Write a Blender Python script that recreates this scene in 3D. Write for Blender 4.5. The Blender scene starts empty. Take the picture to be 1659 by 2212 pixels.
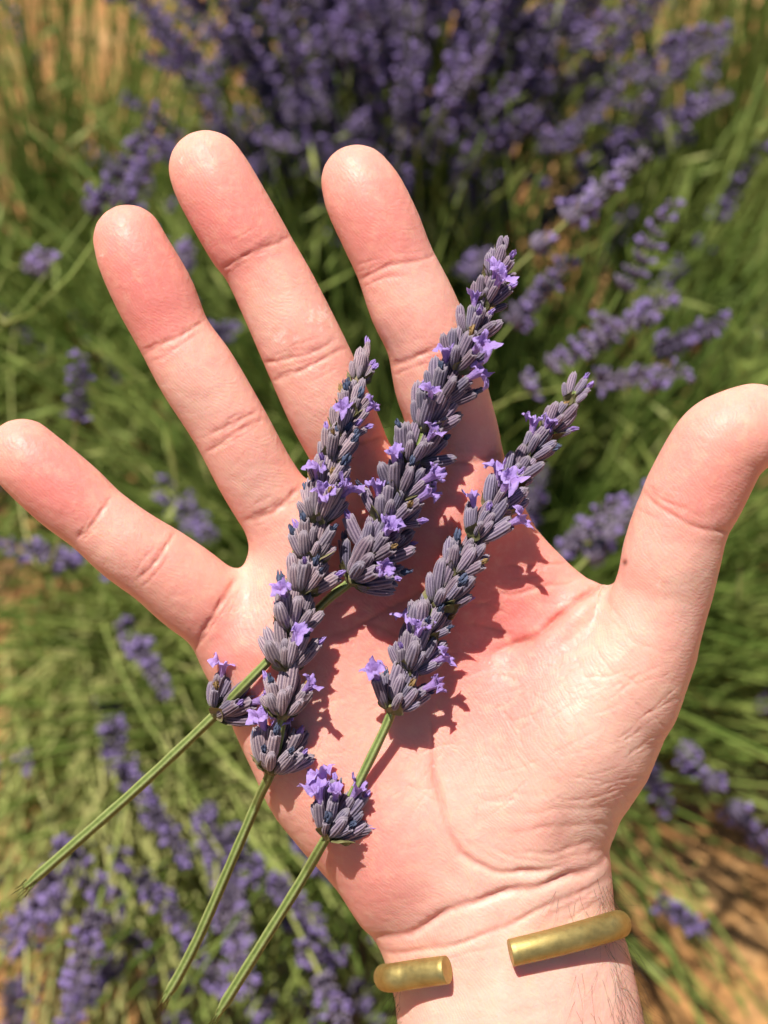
import bpy, math, random
import numpy as np
from mathutils import Vector, Matrix

random.seed(7); rng = np.random.default_rng(11)
sc = bpy.context.scene
col = sc.collection

# ------------------------------------------------------------------ camera
PITCH = math.radians(57.0)            # looking down at the field
CAM = Vector((0.0, 0.0, 1.0))
D = 0.32                              # metres from the lens to the hand
PXW, PXH = 1659.0, 2212.0             # pixel grid used for measuring the photograph
S = 0.105                             # millimetres per such pixel at distance D
cam_d = bpy.data.cameras.new('camera'); cam = bpy.data.objects.new('camera', cam_d); col.objects.link(cam)
cam.location = CAM; cam.rotation_euler = (math.pi/2 - PITCH, 0, 0)
cam_d.sensor_fit = 'VERTICAL'; cam_d.sensor_height = 36.0
cam_d.lens = 18.0 / ((PXH/2*S/1000)/D)
cam_d.clip_start = 0.01; cam_d.clip_end = 500
cam_d.dof.use_dof = True; cam_d.dof.focus_distance = D-0.017; cam_d.dof.aperture_fstop = cam_d.lens/3.8
sc.camera = cam
R3 = Matrix(((1,0,0),(0,math.sin(PITCH),-math.cos(PITCH)),(0,math.cos(PITCH),math.sin(PITCH))))  # columns right, up, back
HAND = Matrix.Translation(CAM + R3 @ Vector((0,0,-D))) @ R3.to_4x4() @ Matrix.Scale(0.001, 4)     # hand space (mm) -> world

# ------------------------------------------------------------------ sky, sun, exposure
to_sun = (R3 @ Vector((-0.22, 0.70, 0.66))).normalized()
w = bpy.data.worlds.new('World'); sc.world = w; w.use_nodes = True
nt = w.node_tree; bg = nt.nodes['Background']
sky = nt.nodes.new('ShaderNodeTexSky'); sky.sky_type = 'NISHITA'; sky.sun_disc = False
sky.sun_elevation = math.asin(to_sun.z); sky.sun_rotation = math.atan2(to_sun.x, to_sun.y)
nt.links.new(sky.outputs[0], bg.inputs[0]); bg.inputs[1].default_value = 0.05
sun_d = bpy.data.lights.new('sun', 'SUN'); sun = bpy.data.objects.new('sun', sun_d); col.objects.link(sun)
sun_d.energy = 5.0; sun_d.angle = math.radians(0.55); sun_d.color = (1.0, 0.95, 0.87)
sun.rotation_euler = to_sun.to_track_quat('Z', 'Y').to_euler(); sun.location = (0, 0, 6)
sc.view_settings.view_transform = 'Standard'; sc.view_settings.look = 'None'
sc.view_settings.exposure = 0.42; sc.view_settings.gamma = 1.0
sc.render.engine = 'CYCLES'; sc.cycles.use_denoising = True
sc.cycles.max_bounces = 6; sc.cycles.diffuse_bounces = 3; sc.cycles.glossy_bounces = 2; sc.cycles.transmission_bounces = 3
sc.cycles.use_adaptive_sampling = True; sc.cycles.adaptive_threshold = 0.02

# ------------------------------------------------------------------ helpers
def P(u, v, z=0.0):
    """pixel of the photograph at depth z (mm towards the lens) -> hand space, mm"""
    k = (D*1000 - z)/(D*1000)
    return np.array([(u-PXW/2)*S*k, (PXH/2-v)*S*k, z])
def UV(p):
    k = (D*1000)/(D*1000 - p[:,2])/S
    return np.stack([p[:,0]*k + PXW/2, PXH/2 - p[:,1]*k], 1)
def hw(p):
    return HAND @ Vector((float(p[0]), float(p[1]), float(p[2])))

def mesh_from(name, verts, faces, mats, smooth=True, mat_idx=None):
    me = bpy.data.meshes.new(name)
    me.from_pydata([tuple(v) for v in verts], [], [tuple(f) for f in faces])
    for m in (mats if isinstance(mats, (list, tuple)) else [mats]): me.materials.append(m)
    if mat_idx is not None: me.polygons.foreach_set('material_index', np.asarray(mat_idx, dtype=np.int32))
    me.polygons.foreach_set('use_smooth', [smooth]*len(me.polygons))
    me.update()
    return me
def fattr(me, name, vals):
    a = me.attributes.new(name, 'FLOAT', 'POINT'); a.data.foreach_set('value', np.asarray(vals, dtype=np.float32))
def put(name, me, parent=None, world=None, local=None):
    o = bpy.data.objects.new(name, me); col.objects.link(o)
    if parent is not None: o.parent = parent
    if local is not None: o.matrix_basis = local
    elif world is not None: o.matrix_basis = world
    return o
def tag(o, label=None, cat=None, group=None, kind=None):
    if label: o['label'] = label
    if cat: o['category'] = cat
    if group: o['group'] = group
    if kind: o['kind'] = kind
    return o
def spline(pts, n):
    """Catmull-Rom through pts, n samples evenly spaced in length"""
    p = np.asarray(pts, float); p = np.vstack([2*p[0]-p[1], p, 2*p[-1]-p[-2]])
    out = []
    for i in range(1, len(p)-2):
        t = np.linspace(0, 1, 24, endpoint=False)[:, None]
        a, b, c, d = p[i-1], p[i], p[i+1], p[i+2]
        out.append(0.5*((2*b)+(c-a)*t+(2*a-5*b+4*c-d)*t**2+(3*b-a-3*c+d)*t**3))
    out = np.vstack(out+[p[-2:-1]])
    L = np.r_[0, np.cumsum(np.linalg.norm(np.diff(out[:, :2], axis=0), axis=1))]
    s = np.linspace(0, L[-1], n)
    return np.stack([np.interp(s, L, out[:, k]) for k in range(out.shape[1])], 1)

# ------------------------------------------------------------------ materials
def mat(name):
    m = bpy.data.materials.new(name); m.use_nodes = True
    n = m.node_tree.nodes; l = m.node_tree.links
    return m, n, l, n['Principled BSDF']
def ramp(n, l, fac, stops):
    r = n.new('ShaderNodeValToRGB'); e = r.color_ramp.elements
    while len(e) < len(stops): e.new(0.5)
    for i, (p, c) in enumerate(stops): e[i].position = p; e[i].color = (*c, 1)
    l.new(fac, r.inputs[0]); return r.outputs[0]
def noise(n, l, scale, detail=3, rough=0.55, coord='Object'):
    t = n.new('ShaderNodeTexCoord'); x = n.new('ShaderNodeTexNoise')
    x.inputs['Scale'].default_value = scale; x.inputs['Detail'].default_value = detail; x.inputs['Roughness'].default_value = rough
    l.new(t.outputs[coord], x.inputs['Vector']); return x.outputs['Fac']
def mix(n, l, fac, a, b, mode='MIX'):
    m = n.new('ShaderNodeMix'); m.data_type = 'RGBA'; m.blend_type = mode
    for sock, v in ((m.inputs[0], fac), (m.inputs[6], a), (m.inputs[7], b)):
        if hasattr(v, 'is_output'): l.new(v, sock)
        elif isinstance(v, (tuple, list)): sock.default_value = (*v, 1)
        else: sock.default_value = v
    return m.outputs[2]
def math_(n, l, op, a, b=None, c=None):
    m = n.new('ShaderNodeMath'); m.operation = op
    for s_, v in zip(m.inputs, (a, b, c)):
        if v is None: continue
        if hasattr(v, 'is_output'): l.new(v, s_)
        else: s_.default_value = v
    return m.outputs[0]
def attr(n, name):
    a = n.new('ShaderNodeAttribute'); a.attribute_name = name; return a.outputs['Fac']
def bump(n, l, h, strength, dist, prev=None):
    b = n.new('ShaderNodeBump'); b.inputs['Strength'].default_value = strength; b.inputs['Distance'].default_value = dist
    l.new(h, b.inputs['Height'])
    if prev is not None: l.new(prev, b.inputs['Normal'])
    return b.outputs[0]

def make_skin():
    m, n, l, b = mat('skin')                       # object space is millimetres
    base = (0.815, 0.40, 0.31)
    c = mix(n, l, attr(n, 'pale'), base, (0.85, 0.545, 0.435))
    c = mix(n, l, attr(n, 'red'), c, (0.76, 0.22, 0.195))
    mott = ramp(n, l, noise(n, l, 0.11, 4, 0.6), [(0.36, (0, 0, 0)), (0.68, (1, 1, 1))])
    c = mix(n, l, math_(n, l, 'MULTIPLY', mott, 0.42), c, (0.79, 0.28, 0.235))
    mott2 = ramp(n, l, noise(n, l, 0.30, 3, 0.6), [(0.5, (0, 0, 0)), (0.75, (1, 1, 1))])
    c = mix(n, l, math_(n, l, 'MULTIPLY', mott2, 0.3), c, (0.88, 0.56, 0.38))
    fine = ramp(n, l, noise(n, l, 1.1, 4, 0.7), [(0.5, (0, 0, 0)), (0.72, (1, 1, 1))])
    c = mix(n, l, math_(n, l, 'MULTIPLY', fine, 0.12), c, (0.88, 0.60, 0.47))
    c = mix(n, l, attr(n, 'crease'), c, (0.56, 0.20, 0.15))
    c = mix(n, l, attr(n, 'mole'), c, (0.22, 0.07, 0.045))
    c = mix(n, l, attr(n, 'flake'), c, (0.86, 0.74, 0.64))
    l.new(c, b.inputs['Base Color'])
    b.inputs['Roughness'].default_value = 0.47
    rr = ramp(n, l, noise(n, l, 0.9, 3), [(0.3, (0.42,)*3), (0.7, (0.60,)*3)]); l.new(rr, b.inputs['Roughness'])
    b.inputs['Specular IOR Level'].default_value = 0.40
    b.inputs['Subsurface Weight'].default_value = 0.7
    b.inputs['Subsurface Radius'].default_value = (1.0, 0.32, 0.16)
    b.inputs['Subsurface Scale'].default_value = 0.0026
    # fine relief: skin cells, dermal ridges, pores
    t = n.new('ShaderNodeTexCoord')
    vo = n.new('ShaderNodeTexVoronoi'); vo.feature = 'DISTANCE_TO_EDGE'; vo.inputs['Scale'].default_value = 0.85
    warp = n.new('ShaderNodeTexNoise'); warp.inputs['Scale'].default_value = 0.12
    l.new(t.outputs['Object'], warp.inputs['Vector'])
    add = n.new('ShaderNodeVectorMath'); add.operation = 'MULTIPLY_ADD'
    l.new(warp.outputs['Color'], add.inputs[0]); add.inputs[1].default_value = (5, 5, 5); l.new(t.outputs['Object'], add.inputs[2])
    l.new(add.outputs[0], vo.inputs['Vector'])
    wv = n.new('ShaderNodeTexWave'); wv.inputs['Scale'].default_value = 0.5; wv.inputs['Distortion'].default_value = 3.0
    wv.inputs['Detail'].default_value = 2.0; wv.inputs['Detail Scale'].default_value = 0.12; wv.bands_direction = 'DIAGONAL'
    l.new(add.outputs[0], wv.inputs['Vector'])
    vh = math_(n, l, 'MINIMUM', vo.outputs['Distance'], 0.18)
    n1 = bump(n, l, vh, 0.22, 0.0004)
    n2 = bump(n, l, wv.outputs['Fac'], 0.35, 0.00005, n1)
    n3 = bump(n, l, noise(n, l, 2.2, 4, 0.65), 0.25, 0.0001, n2)
    n4 = bump(n, l, noise(n, l, 0.35, 3, 0.5), 0.4, 0.0006, n3)
    l.new(n4, b.inputs['Normal'])
    return m
def make_calyx():
    m, n, l, b = mat('calyx')
    oi = n.new('ShaderNodeObjectInfo')
    rib = attr(n, 'rib')
    nz = noise(n, l, 1.6, 3, 0.7)
    tint = oi.outputs['Color']
    dark = mix(n, l, 1.0, tint, (0.22, 0.19, 0.30), 'MULTIPLY')
    rib2 = math_(n, l, 'ADD', rib, math_(n, l, 'MULTIPLY', math_(n, l, 'SUBTRACT', nz, 0.5), 0.8))
    c = mix(n, l, rib2, dark, tint)
    c = mix(n, l, ramp(n, l, attr(n, 'along'), [(0.0, (0.85,)*3), (0.28, (0, 0, 0))]), c, (0.20, 0.21, 0.13))
    c = mix(n, l, ramp(n, l, attr(n, 'along'), [(0.88, (0,)*3), (1.0, (0.55,)*3)]), c, (0.34, 0.29, 0.33))
    l.new(c, b.inputs['Base Color']); b.inputs['Roughness'].default_value = 0.85
    b.inputs['Specular IOR Level'].default_value = 0.2
    b.inputs['Sheen Weight'].default_value = 0.4; b.inputs['Sheen Roughness'].default_value = 0.5
    b.inputs['Sheen Tint'].default_value = (0.95, 0.85, 0.9, 1)
    l.new(bump(n, l, noise(n, l, 5.0, 2, 0.7), 0.6, 0.00025), b.inputs['Normal'])
    return m
def make_petal(name, c0, c1, c2):
    m, n, l, b = mat(name)
    oi = n.new('ShaderNodeObjectInfo')
    c = ramp(n, l, attr(n, 'along'), [(0.0, c0), (0.55, c1), (1.0, c2)])
    c = mix(n, l, math_(n, l, 'MULTIPLY', oi.outputs['Random'], 0.35), c, tuple(0.62*x for x in c1))
    l.new(c, b.inputs['Base Color']); b.inputs['Roughness'].default_value = 0.6
    b.inputs['Specular IOR Level'].default_value = 0.25
    tr = n.new('ShaderNodeBsdfTranslucent'); l.new(c, tr.inputs[0])
    ms = n.new('ShaderNodeMixShader'); ms.inputs[0].default_value = 0.3
    l.new(b.outputs[0], ms.inputs[1]); l.new(tr.outputs[0], ms.inputs[2])
    l.new(ms.outputs[0], n['Material Output'].inputs[0])
    l.new(bump(n, l, noise(n, l, 1.6, 3, 0.6), 0.5, 0.0006), b.inputs['Normal'])
    return m
def make_plain(name, stops, scale, rough=0.7, spec=0.3, bmp=None, rand=0.0, metal=0.0, transl=0.0):
    m, n, l, b = mat(name)
    f = noise(n, l, scale, 4, 0.6)
    if rand:
        oi = n.new('ShaderNodeObjectInfo')
        f = math_(n, l, 'ADD', f, math_(n, l, 'MULTIPLY', math_(n, l, 'SUBTRACT', oi.outputs['Random'], 0.5), rand))
    c = ramp(n, l, f, stops); l.new(c, b.inputs['Base Color'])
    b.inputs['Roughness'].default_value = rough; b.inputs['Specular IOR Level'].default_value = spec; b.inputs['Metallic'].default_value = metal
    if bmp: l.new(bump(n, l, noise(n, l, bmp[0], 4, 0.6), bmp[1], bmp[2]), b.inputs['Normal'])
    if transl:
        tr = n.new('ShaderNodeBsdfTranslucent'); l.new(c, tr.inputs[0])
        ms = n.new('ShaderNodeMixShader'); ms.inputs[0].default_value = transl
        l.new(b.outputs[0], ms.inputs[1]); l.new(tr.outputs[0], ms.inputs[2]); l.new(ms.outputs[0], n['Material Output'].inputs[0])
    return m
M_skin = make_skin()
M_calyx = make_calyx()
M_petal = make_petal('corolla', (0.50, 0.32, 0.62), (0.41, 0.265, 0.68), (0.53, 0.38, 0.82))
M_wither = make_petal('withered_corolla', (0.10, 0.11, 0.17), (0.11, 0.14, 0.24), (0.16, 0.19, 0.30))
M_dry = make_plain('dried_floret', [(0.3, (0.16, 0.09, 0.035)), (0.7, (0.42, 0.28, 0.12))], 2.0, 0.8, 0.2)
M_bract = make_plain('bract', [(0.3, (0.10, 0.085, 0.04)), (0.55, (0.20, 0.20, 0.08)), (0.8, (0.26, 0.20, 0.13))], 0.7, 0.7, 0.25, (1.5, 0.5, 0.0004), 0.4)
def make_stem():
    m, n, l, b = mat('sprig_stem')
    f = math_(n, l, 'ADD', math_(n, l, 'MULTIPLY', attr(n, 'rib'), .6), math_(n, l, 'MULTIPLY', noise(n, l, .5, 5, .65), .45))
    c = ramp(n, l, f, [(0.15, (0.05, 0.075, 0.018)), (0.45, (0.165, 0.215, 0.05)), (0.85, (0.32, 0.37, 0.14))])
    l.new(c, b.inputs['Base Color']); b.inputs['Roughness'].default_value = .55; b.inputs['Specular IOR Level'].default_value = .35
    l.new(bump(n, l, noise(n, l, 2.2, 4, .6), .6, .0003), b.inputs['Normal'])
    return m
M_stem = make_stem()
M_hair = make_plain('arm_hair', [(0.3, (0.03, 0.02, 0.012)), (0.7, (0.06, 0.038, 0.02))], 1.0, 0.45, 0.4)
M_bgstem = make_plain('field_stem', [(0.3, (0.15, 0.23, 0.04)), (0.5, (0.35, 0.42, 0.105)), (0.7, (0.60, 0.58, 0.23))], 9.0, 0.6, 0.35, None, 0.25, 0.0, 0.3)
M_bgleaf = make_plain('field_leaf', [(0.3, (0.14, 0.21, 0.04)), (0.5, (0.30, 0.37, 0.09)), (0.7, (0.52, 0.53, 0.20))], 9.0, 0.6, 0.3, None, 0.0, 0.0, 0.4)
M_bgcalyx = make_plain('field_calyx', [(0.3, (0.085, 0.068, 0.112)), (0.7, (0.185, 0.15, 0.21))], 120.0, 0.85, 0.2, None, 0.5)
M_bgpetal = make_plain('field_corolla', [(0.3, (0.24, 0.17, 0.39)), (0.7, (0.38, 0.28, 0.58))], 150.0, 0.6, 0.2, None, 0.3, 0.0, 0.3)
M_brass = None
def make_brass():
    m, n, l, b = mat('brass')
    f = noise(n, l, 0.22, 5, 0.65)
    c = ramp(n, l, f, [(0.3, (0.34, 0.25, 0.085)), (0.55, (0.44, 0.34, 0.125)), (0.75, (0.50, 0.41, 0.17))])
    l.new(c, b.inputs['Base Color']); b.inputs['Metallic'].default_value = 0.85
    r = ramp(n, l, noise(n, l, 0.8, 4), [(0.3, (0.44,)*3), (0.7, (0.6,)*3)]); l.new(r, b.inputs['Roughness'])
    l.new(bump(n, l, noise(n, l, 3.0, 4, 0.7), 0.35, 0.00008), b.inputs['Normal'])
    return m
M_brass = make_brass()
def make_soil():
    m, n, l, b = mat('soil')
    c = ramp(n, l, noise(n, l, 14, 6, 0.65), [(0.3, (0.42, 0.19, 0.055)), (0.5, (0.64, 0.32, 0.11)), (0.72, (0.76, 0.45, 0.20))])
    c2 = ramp(n, l, noise(n, l, 90, 4, 0.6), [(0.35, (0.55,)*3), (0.65, (1, 1, 1))])
    l.new(mix(n, l, 1.0, c, c2, 'MULTIPLY'), b.inputs['Base Color']); b.inputs['Roughness'].default_value = 0.95
    l.new(bump(n, l, noise(n, l, 70, 6, 0.7), 0.9, 0.012), b.inputs['Normal'])
    return m
M_soil = make_soil()

# ------------------------------------------------------------------ ground
def build_ground():
    a = np.r_[-200, -60, -20, -8, -4, np.linspace(-2, 2.4, 111), 4.5, 8, 20, 60, 200]
    n = len(a); X, Y = np.meshgrid(a, a+0.8, indexing='ij')
    near = np.exp(-((X**2+(Y-0.8)**2)/4.0))
    Z = sum(0.010/k*np.sin(X*9*k+1.3*k*k+3*np.cos(Y*6*k))*np.cos(Y*8*k+k) for k in (1, 2, 3.7, 6.1))*near
    v = np.stack([X, Y, Z], -1).reshape(-1, 3); i = np.arange(n*n).reshape(n, n)
    f = np.stack([i[:-1, :-1], i[1:, :-1], i[1:, 1:], i[:-1, 1:]], -1).reshape(-1, 4)
    tag(put('ground', mesh_from('ground', v, f, M_soil)), 'bare orange brown soil under the lavender plants', 'soil', kind='structure')
    V, F = [], []
    ico = np.array([(1,0,0),(-1,0,0),(0,1,0),(0,-1,0),(0,0,1),(0,0,-1)], float)
    tri = [(0,2,4),(2,1,4),(1,3,4),(3,0,4),(2,0,5),(1,2,5),(3,1,5),(0,3,5)]
    for q in range(5200):
        r = 0.0022*math.exp(abs(rng.normal())*0.75); p = np.array([rng.uniform(-1.1, 1.1), rng.uniform(-0.1, 2.1), r*0.3])
        o = len(V); V.extend(ico*r*rng.uniform(0.6, 1.25, (6, 3))+p); F.extend([(x+o, y+o, z+o) for x, y, z in tri])
    tag(put('soil_clods', mesh_from('soil_clods', V, F, M_soil, False)), 'loose orange brown clods and grit scattered on the soil', 'clods', kind='stuff')
build_ground()

# ------------------------------------------------------------------ the hand: one implicit surface, meshed
CH = {  # centre line and half width, in pixels of the photograph, plus depth z in mm: tip first
 'little': [(50,982,77,13),(74,1005,80,13),(148,1070,83,12),(209,1122,78,11),(277,1178,83,9.5),(351,1227,87,7),(420,1281,91,4),(500,1345,82,1)],
 'ring':   [(279,520,75,15),(295,560,81,15),(335,638,86,14),(378,728,80,13),(430,812,86,12),(497,922,83,9.5),(552,1025,83,6),(596,1095,84,3.5),(660,1190,80,1)],
 'middle': [(448,367,82,16),(468,405,87,16),(529,512,88,15),(560,560,84,14),(601,638,87,13),(670,786,92,10.5),(711,879,91,8),(756,976,85,4.5),(800,1090,82,1)],
 'index':  [(772,394,78,14),(790,431,87,14),(822,498,88,13.5),(854,573,86,12.5),(889,655,93,11.5),(925,735,92,10.5),(948,825,97,8),(968,890,96,6),(985,980,98,3.5),(985,1090,88,1)],
 'thumb':  [(1626,917,88,19),(1590,938,97,19),(1550,970,103,18),(1500,1064,106,16),(1484,1097,103,15.5),(1466,1140,103,14.5),(1450,1198,105,13),(1434,1272,104,10.5),(1400,1370,108,8),(1350,1500,110,5)],
}
CHAIN = {}
for k, st in CH.items():
    s = spline([(u, v, r, z) for u, v, r, z in st], 64)
    CHAIN[k] = (np.array([P(a[0], a[1], a[3]) for a in s]), s[:, 2]*S*(D*1000-s[:, 3])/(D*1000))
PALM = np.array([(424,1405),(426,1425),(440,1458),(470,1512),(497,1569),(516,1613),(547,1679),(572,1736),(596,1776),(657,1850),(728,1925),(754,1960),(780,1997),(800,2020),
 (812,2036),(826,2072),(838,2120),(850,2164),(854,2212),(862,2480),(1440,2480),(1397,2212),(1373,2097),(1359,2039),(1343,2000),(1331,1960),(1329,1929),(1325,1881),(1321,1838),(1330,1812),(1344,1775),
 (1368,1741),(1402,1689),(1440,1593),(1455,1566),(1484,1487),(1508,1430),(1523,1346),(1530,1290),(1480,1240),(1400,1240),(1345,1248),(1304,1265),(1274,1251),(1235,1217),(1190,1172),(1160,1138),(1129,1080),
 (1100,1030),(1080,990),(1040,970),(980,965),(880,975),(856,980),(780,1000),(680,1040),(600,1095),(545,1165),(520,1228),(480,1290),(440,1350)], float)
# palm thickness: pixel, front z, back z (mm)
ZF = np.array([(1110,2400,19,-23),(1100,2212,18,-22),(1060,2080,15.5,-21),(1010,1975,15,-19),(1250,1960,14,-18),(860,1990,13,-17),(790,1810,18,-14),(680,1640,17,-14),(560,1480,15,-13),
 (1250,1650,23,-15),(1350,1420,20,-11),(1120,1780,19,-17),(900,1480,9.5,-15),(960,1620,11,-15),(1060,1400,10,-13),(1215,1290,7.5,-6),(1290,1275,6.5,-5),(1000,1110,14,-13),(830,1110,13.5,-14),(660,1190,13.5,-13),(500,1350,13,-12),
 (820,1280,10,-14),(1430,1480,16,-9)], float)
def zfields(uv):
    d2 = ((uv[:, None, :]-ZF[None, :, :2])**2).sum(-1)
    wgt = np.exp(-d2/(2*120.0**2)) + 1e-9/(1+d2*1e-5)
    wgt /= wgt.sum(1, keepdims=True)
    return wgt@ZF[:, 2], wgt@ZF[:, 3]
def poly_sd(uv, poly):
    n = len(uv); d = np.full(n, 1e18); s = np.ones(n)
    for i in range(len(poly)):
        a, b = poly[i], poly[i-1]
        e = b-a; w_ = uv-a; t = np.clip((w_@e)/(e@e), 0, 1)
        q = w_-t[:, None]*e; d = np.minimum(d, (q*q).sum(1))
        c1 = uv[:, 1] >= a[1]; c2 = uv[:, 1] < b[1]; c3 = e[0]*w_[:, 1] > e[1]*w_[:, 0]
        fl = (c1 & c2 & c3) | (~c1 & ~c2 & ~c3); s = np.where(fl, -s, s)
    return s*np.sqrt(d)
def smin(a, b, k):
    h = np.maximum(k-np.abs(a-b), 0)/k
    return np.minimum(a, b)-h*h*k*0.25
def chain_sd(p, c, r, zs=0.93):
    out = np.full(len(p), 25.0)
    lo = c.min(0)-r.max()-9; hi = c.max(0)+r.max()+9
    idx = np.nonzero(((p > lo) & (p < hi)).all(1))[0]
    for q in range(0, len(idx), 40000):
        ii = idx[q:q+40000]; dd = p[ii][:, None, :]-c[None]
        dd[:, :, 2] /= zs
        out[ii] = (np.sqrt((dd**2).sum(-1))-r[None]).min(1)
    return out
def hand_sd(p):
    uv = UV(p); k = S*(D*1000-p[:, 2])/(D*1000)
    d2 = poly_sd(uv, PALM)*k + 0.4
    zf, zb = zfields(uv)
    vv = np.clip((uv[:, 1]-1900)/150, 0, 1)
    rr = 19.0+6*vv - 6*np.exp(-((uv[:, 0]-1250)**2+(uv[:, 1]-1230)**2)/(2*90**2))
    h = (zf-zb)/2; zc = (zf+zb)/2
    e = np.sqrt((np.maximum(d2+rr, 0)/rr)**2+((p[:, 2]-zc)/h)**2)-1
    f = e*np.minimum(h, rr)*0.9
    g = None
    for key in ('little', 'ring', 'middle', 'index'):
        c = chain_sd(p, *CHAIN[key]); g = c if g is None else smin(g, c, 0.6)
    f = smin(f, g, 3.4)
    return smin(f, chain_sd(p, *CHAIN['thumb']), 2.6)

def surface_nets(lo, hi, h):
    ax = [np.arange(lo[i], hi[i]+h, h) for i in range(3)]
    nx, ny, nz = map(len, ax)
    G = np.stack(np.meshgrid(*ax, indexing='ij'), -1).reshape(-1, 3)
    Fv = np.concatenate([hand_sd(G[i:i+200000]) for i in range(0, len(G), 200000)]).reshape(nx, ny, nz)
    ins = Fv < 0
    corners = [(i, j, k) for i in (0, 1) for j in (0, 1) for k in (0, 1)]
    sl = lambda A, c: A[c[0]:nx-1+c[0], c[1]:ny-1+c[1], c[2]:nz-1+c[2]]
    cnt = sum(sl(ins, c).astype(np.int8) for c in corners)
    act = (cnt > 0) & (cnt < 8); I = np.argwhere(act)
    vals = np.stack([sl(Fv, c)[act] for c in corners], 1)
    pos = np.zeros((len(I), 3)); num = np.zeros(len(I))
    for a in range(8):
        for b in range(a+1, 8):
            ca, cb = np.array(corners[a]), np.array(corners[b])
            if abs(ca-cb).sum() != 1: continue
            fa, fb = vals[:, a], vals[:, b]; x = (fa < 0) != (fb < 0)
            t = np.where(x, fa/np.where(x, fa-fb, 1), 0)
            pos += np.where(x[:, None], ca+(cb-ca)*t[:, None], 0); num += x
    V = np.array(lo)+(I+pos/num[:, None])*h
    vid = np.full(act.shape, -1, np.int64); vid[act] = np.arange(len(I))
    faces = []
    for d in range(3):
        o1, o2 = (d+1) % 3, (d+2) % 3
        a = ins; b = np.roll(ins, -1, d)
        s0 = [slice(1, -1)]*3; s0[d] = slice(0, -1); s0 = tuple(s0)
        ch = (a != b)[s0]; E = np.argwhere(ch)
        for t in range(3):
            if t != d: E[:, t] += 1
        fl = a[E[:, 0], E[:, 1], E[:, 2]]
        def cell(m1, m2):
            c = E.copy(); c[:, o1] -= m1; c[:, o2] -= m2
            return vid[c[:, 0], c[:, 1], c[:, 2]]
        q = np.stack([cell(1, 1), cell(0, 1), cell(0, 0), cell(1, 0)], 1)
        q[~fl] = q[~fl][:, ::-1]; faces.append(q)
    Fq = np.vstack(faces); return V, Fq[(Fq >= 0).all(1)]

def seg_dist(uv, pl):
    d = np.full(len(uv), 1e9); tt = np.zeros(len(uv)); n = len(pl)-1
    for i in range(n):
        a, b = pl[i], pl[i+1]; e = b-a; w_ = uv-a; t = np.clip((w_@e)/(e@e), 0, 1)
        q = np.hypot(*(w_-t[:, None]*e).T); better = q < d
        d = np.where(better, q, d); tt = np.where(better, (i+t)/n, tt)
    return d, tt

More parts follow.
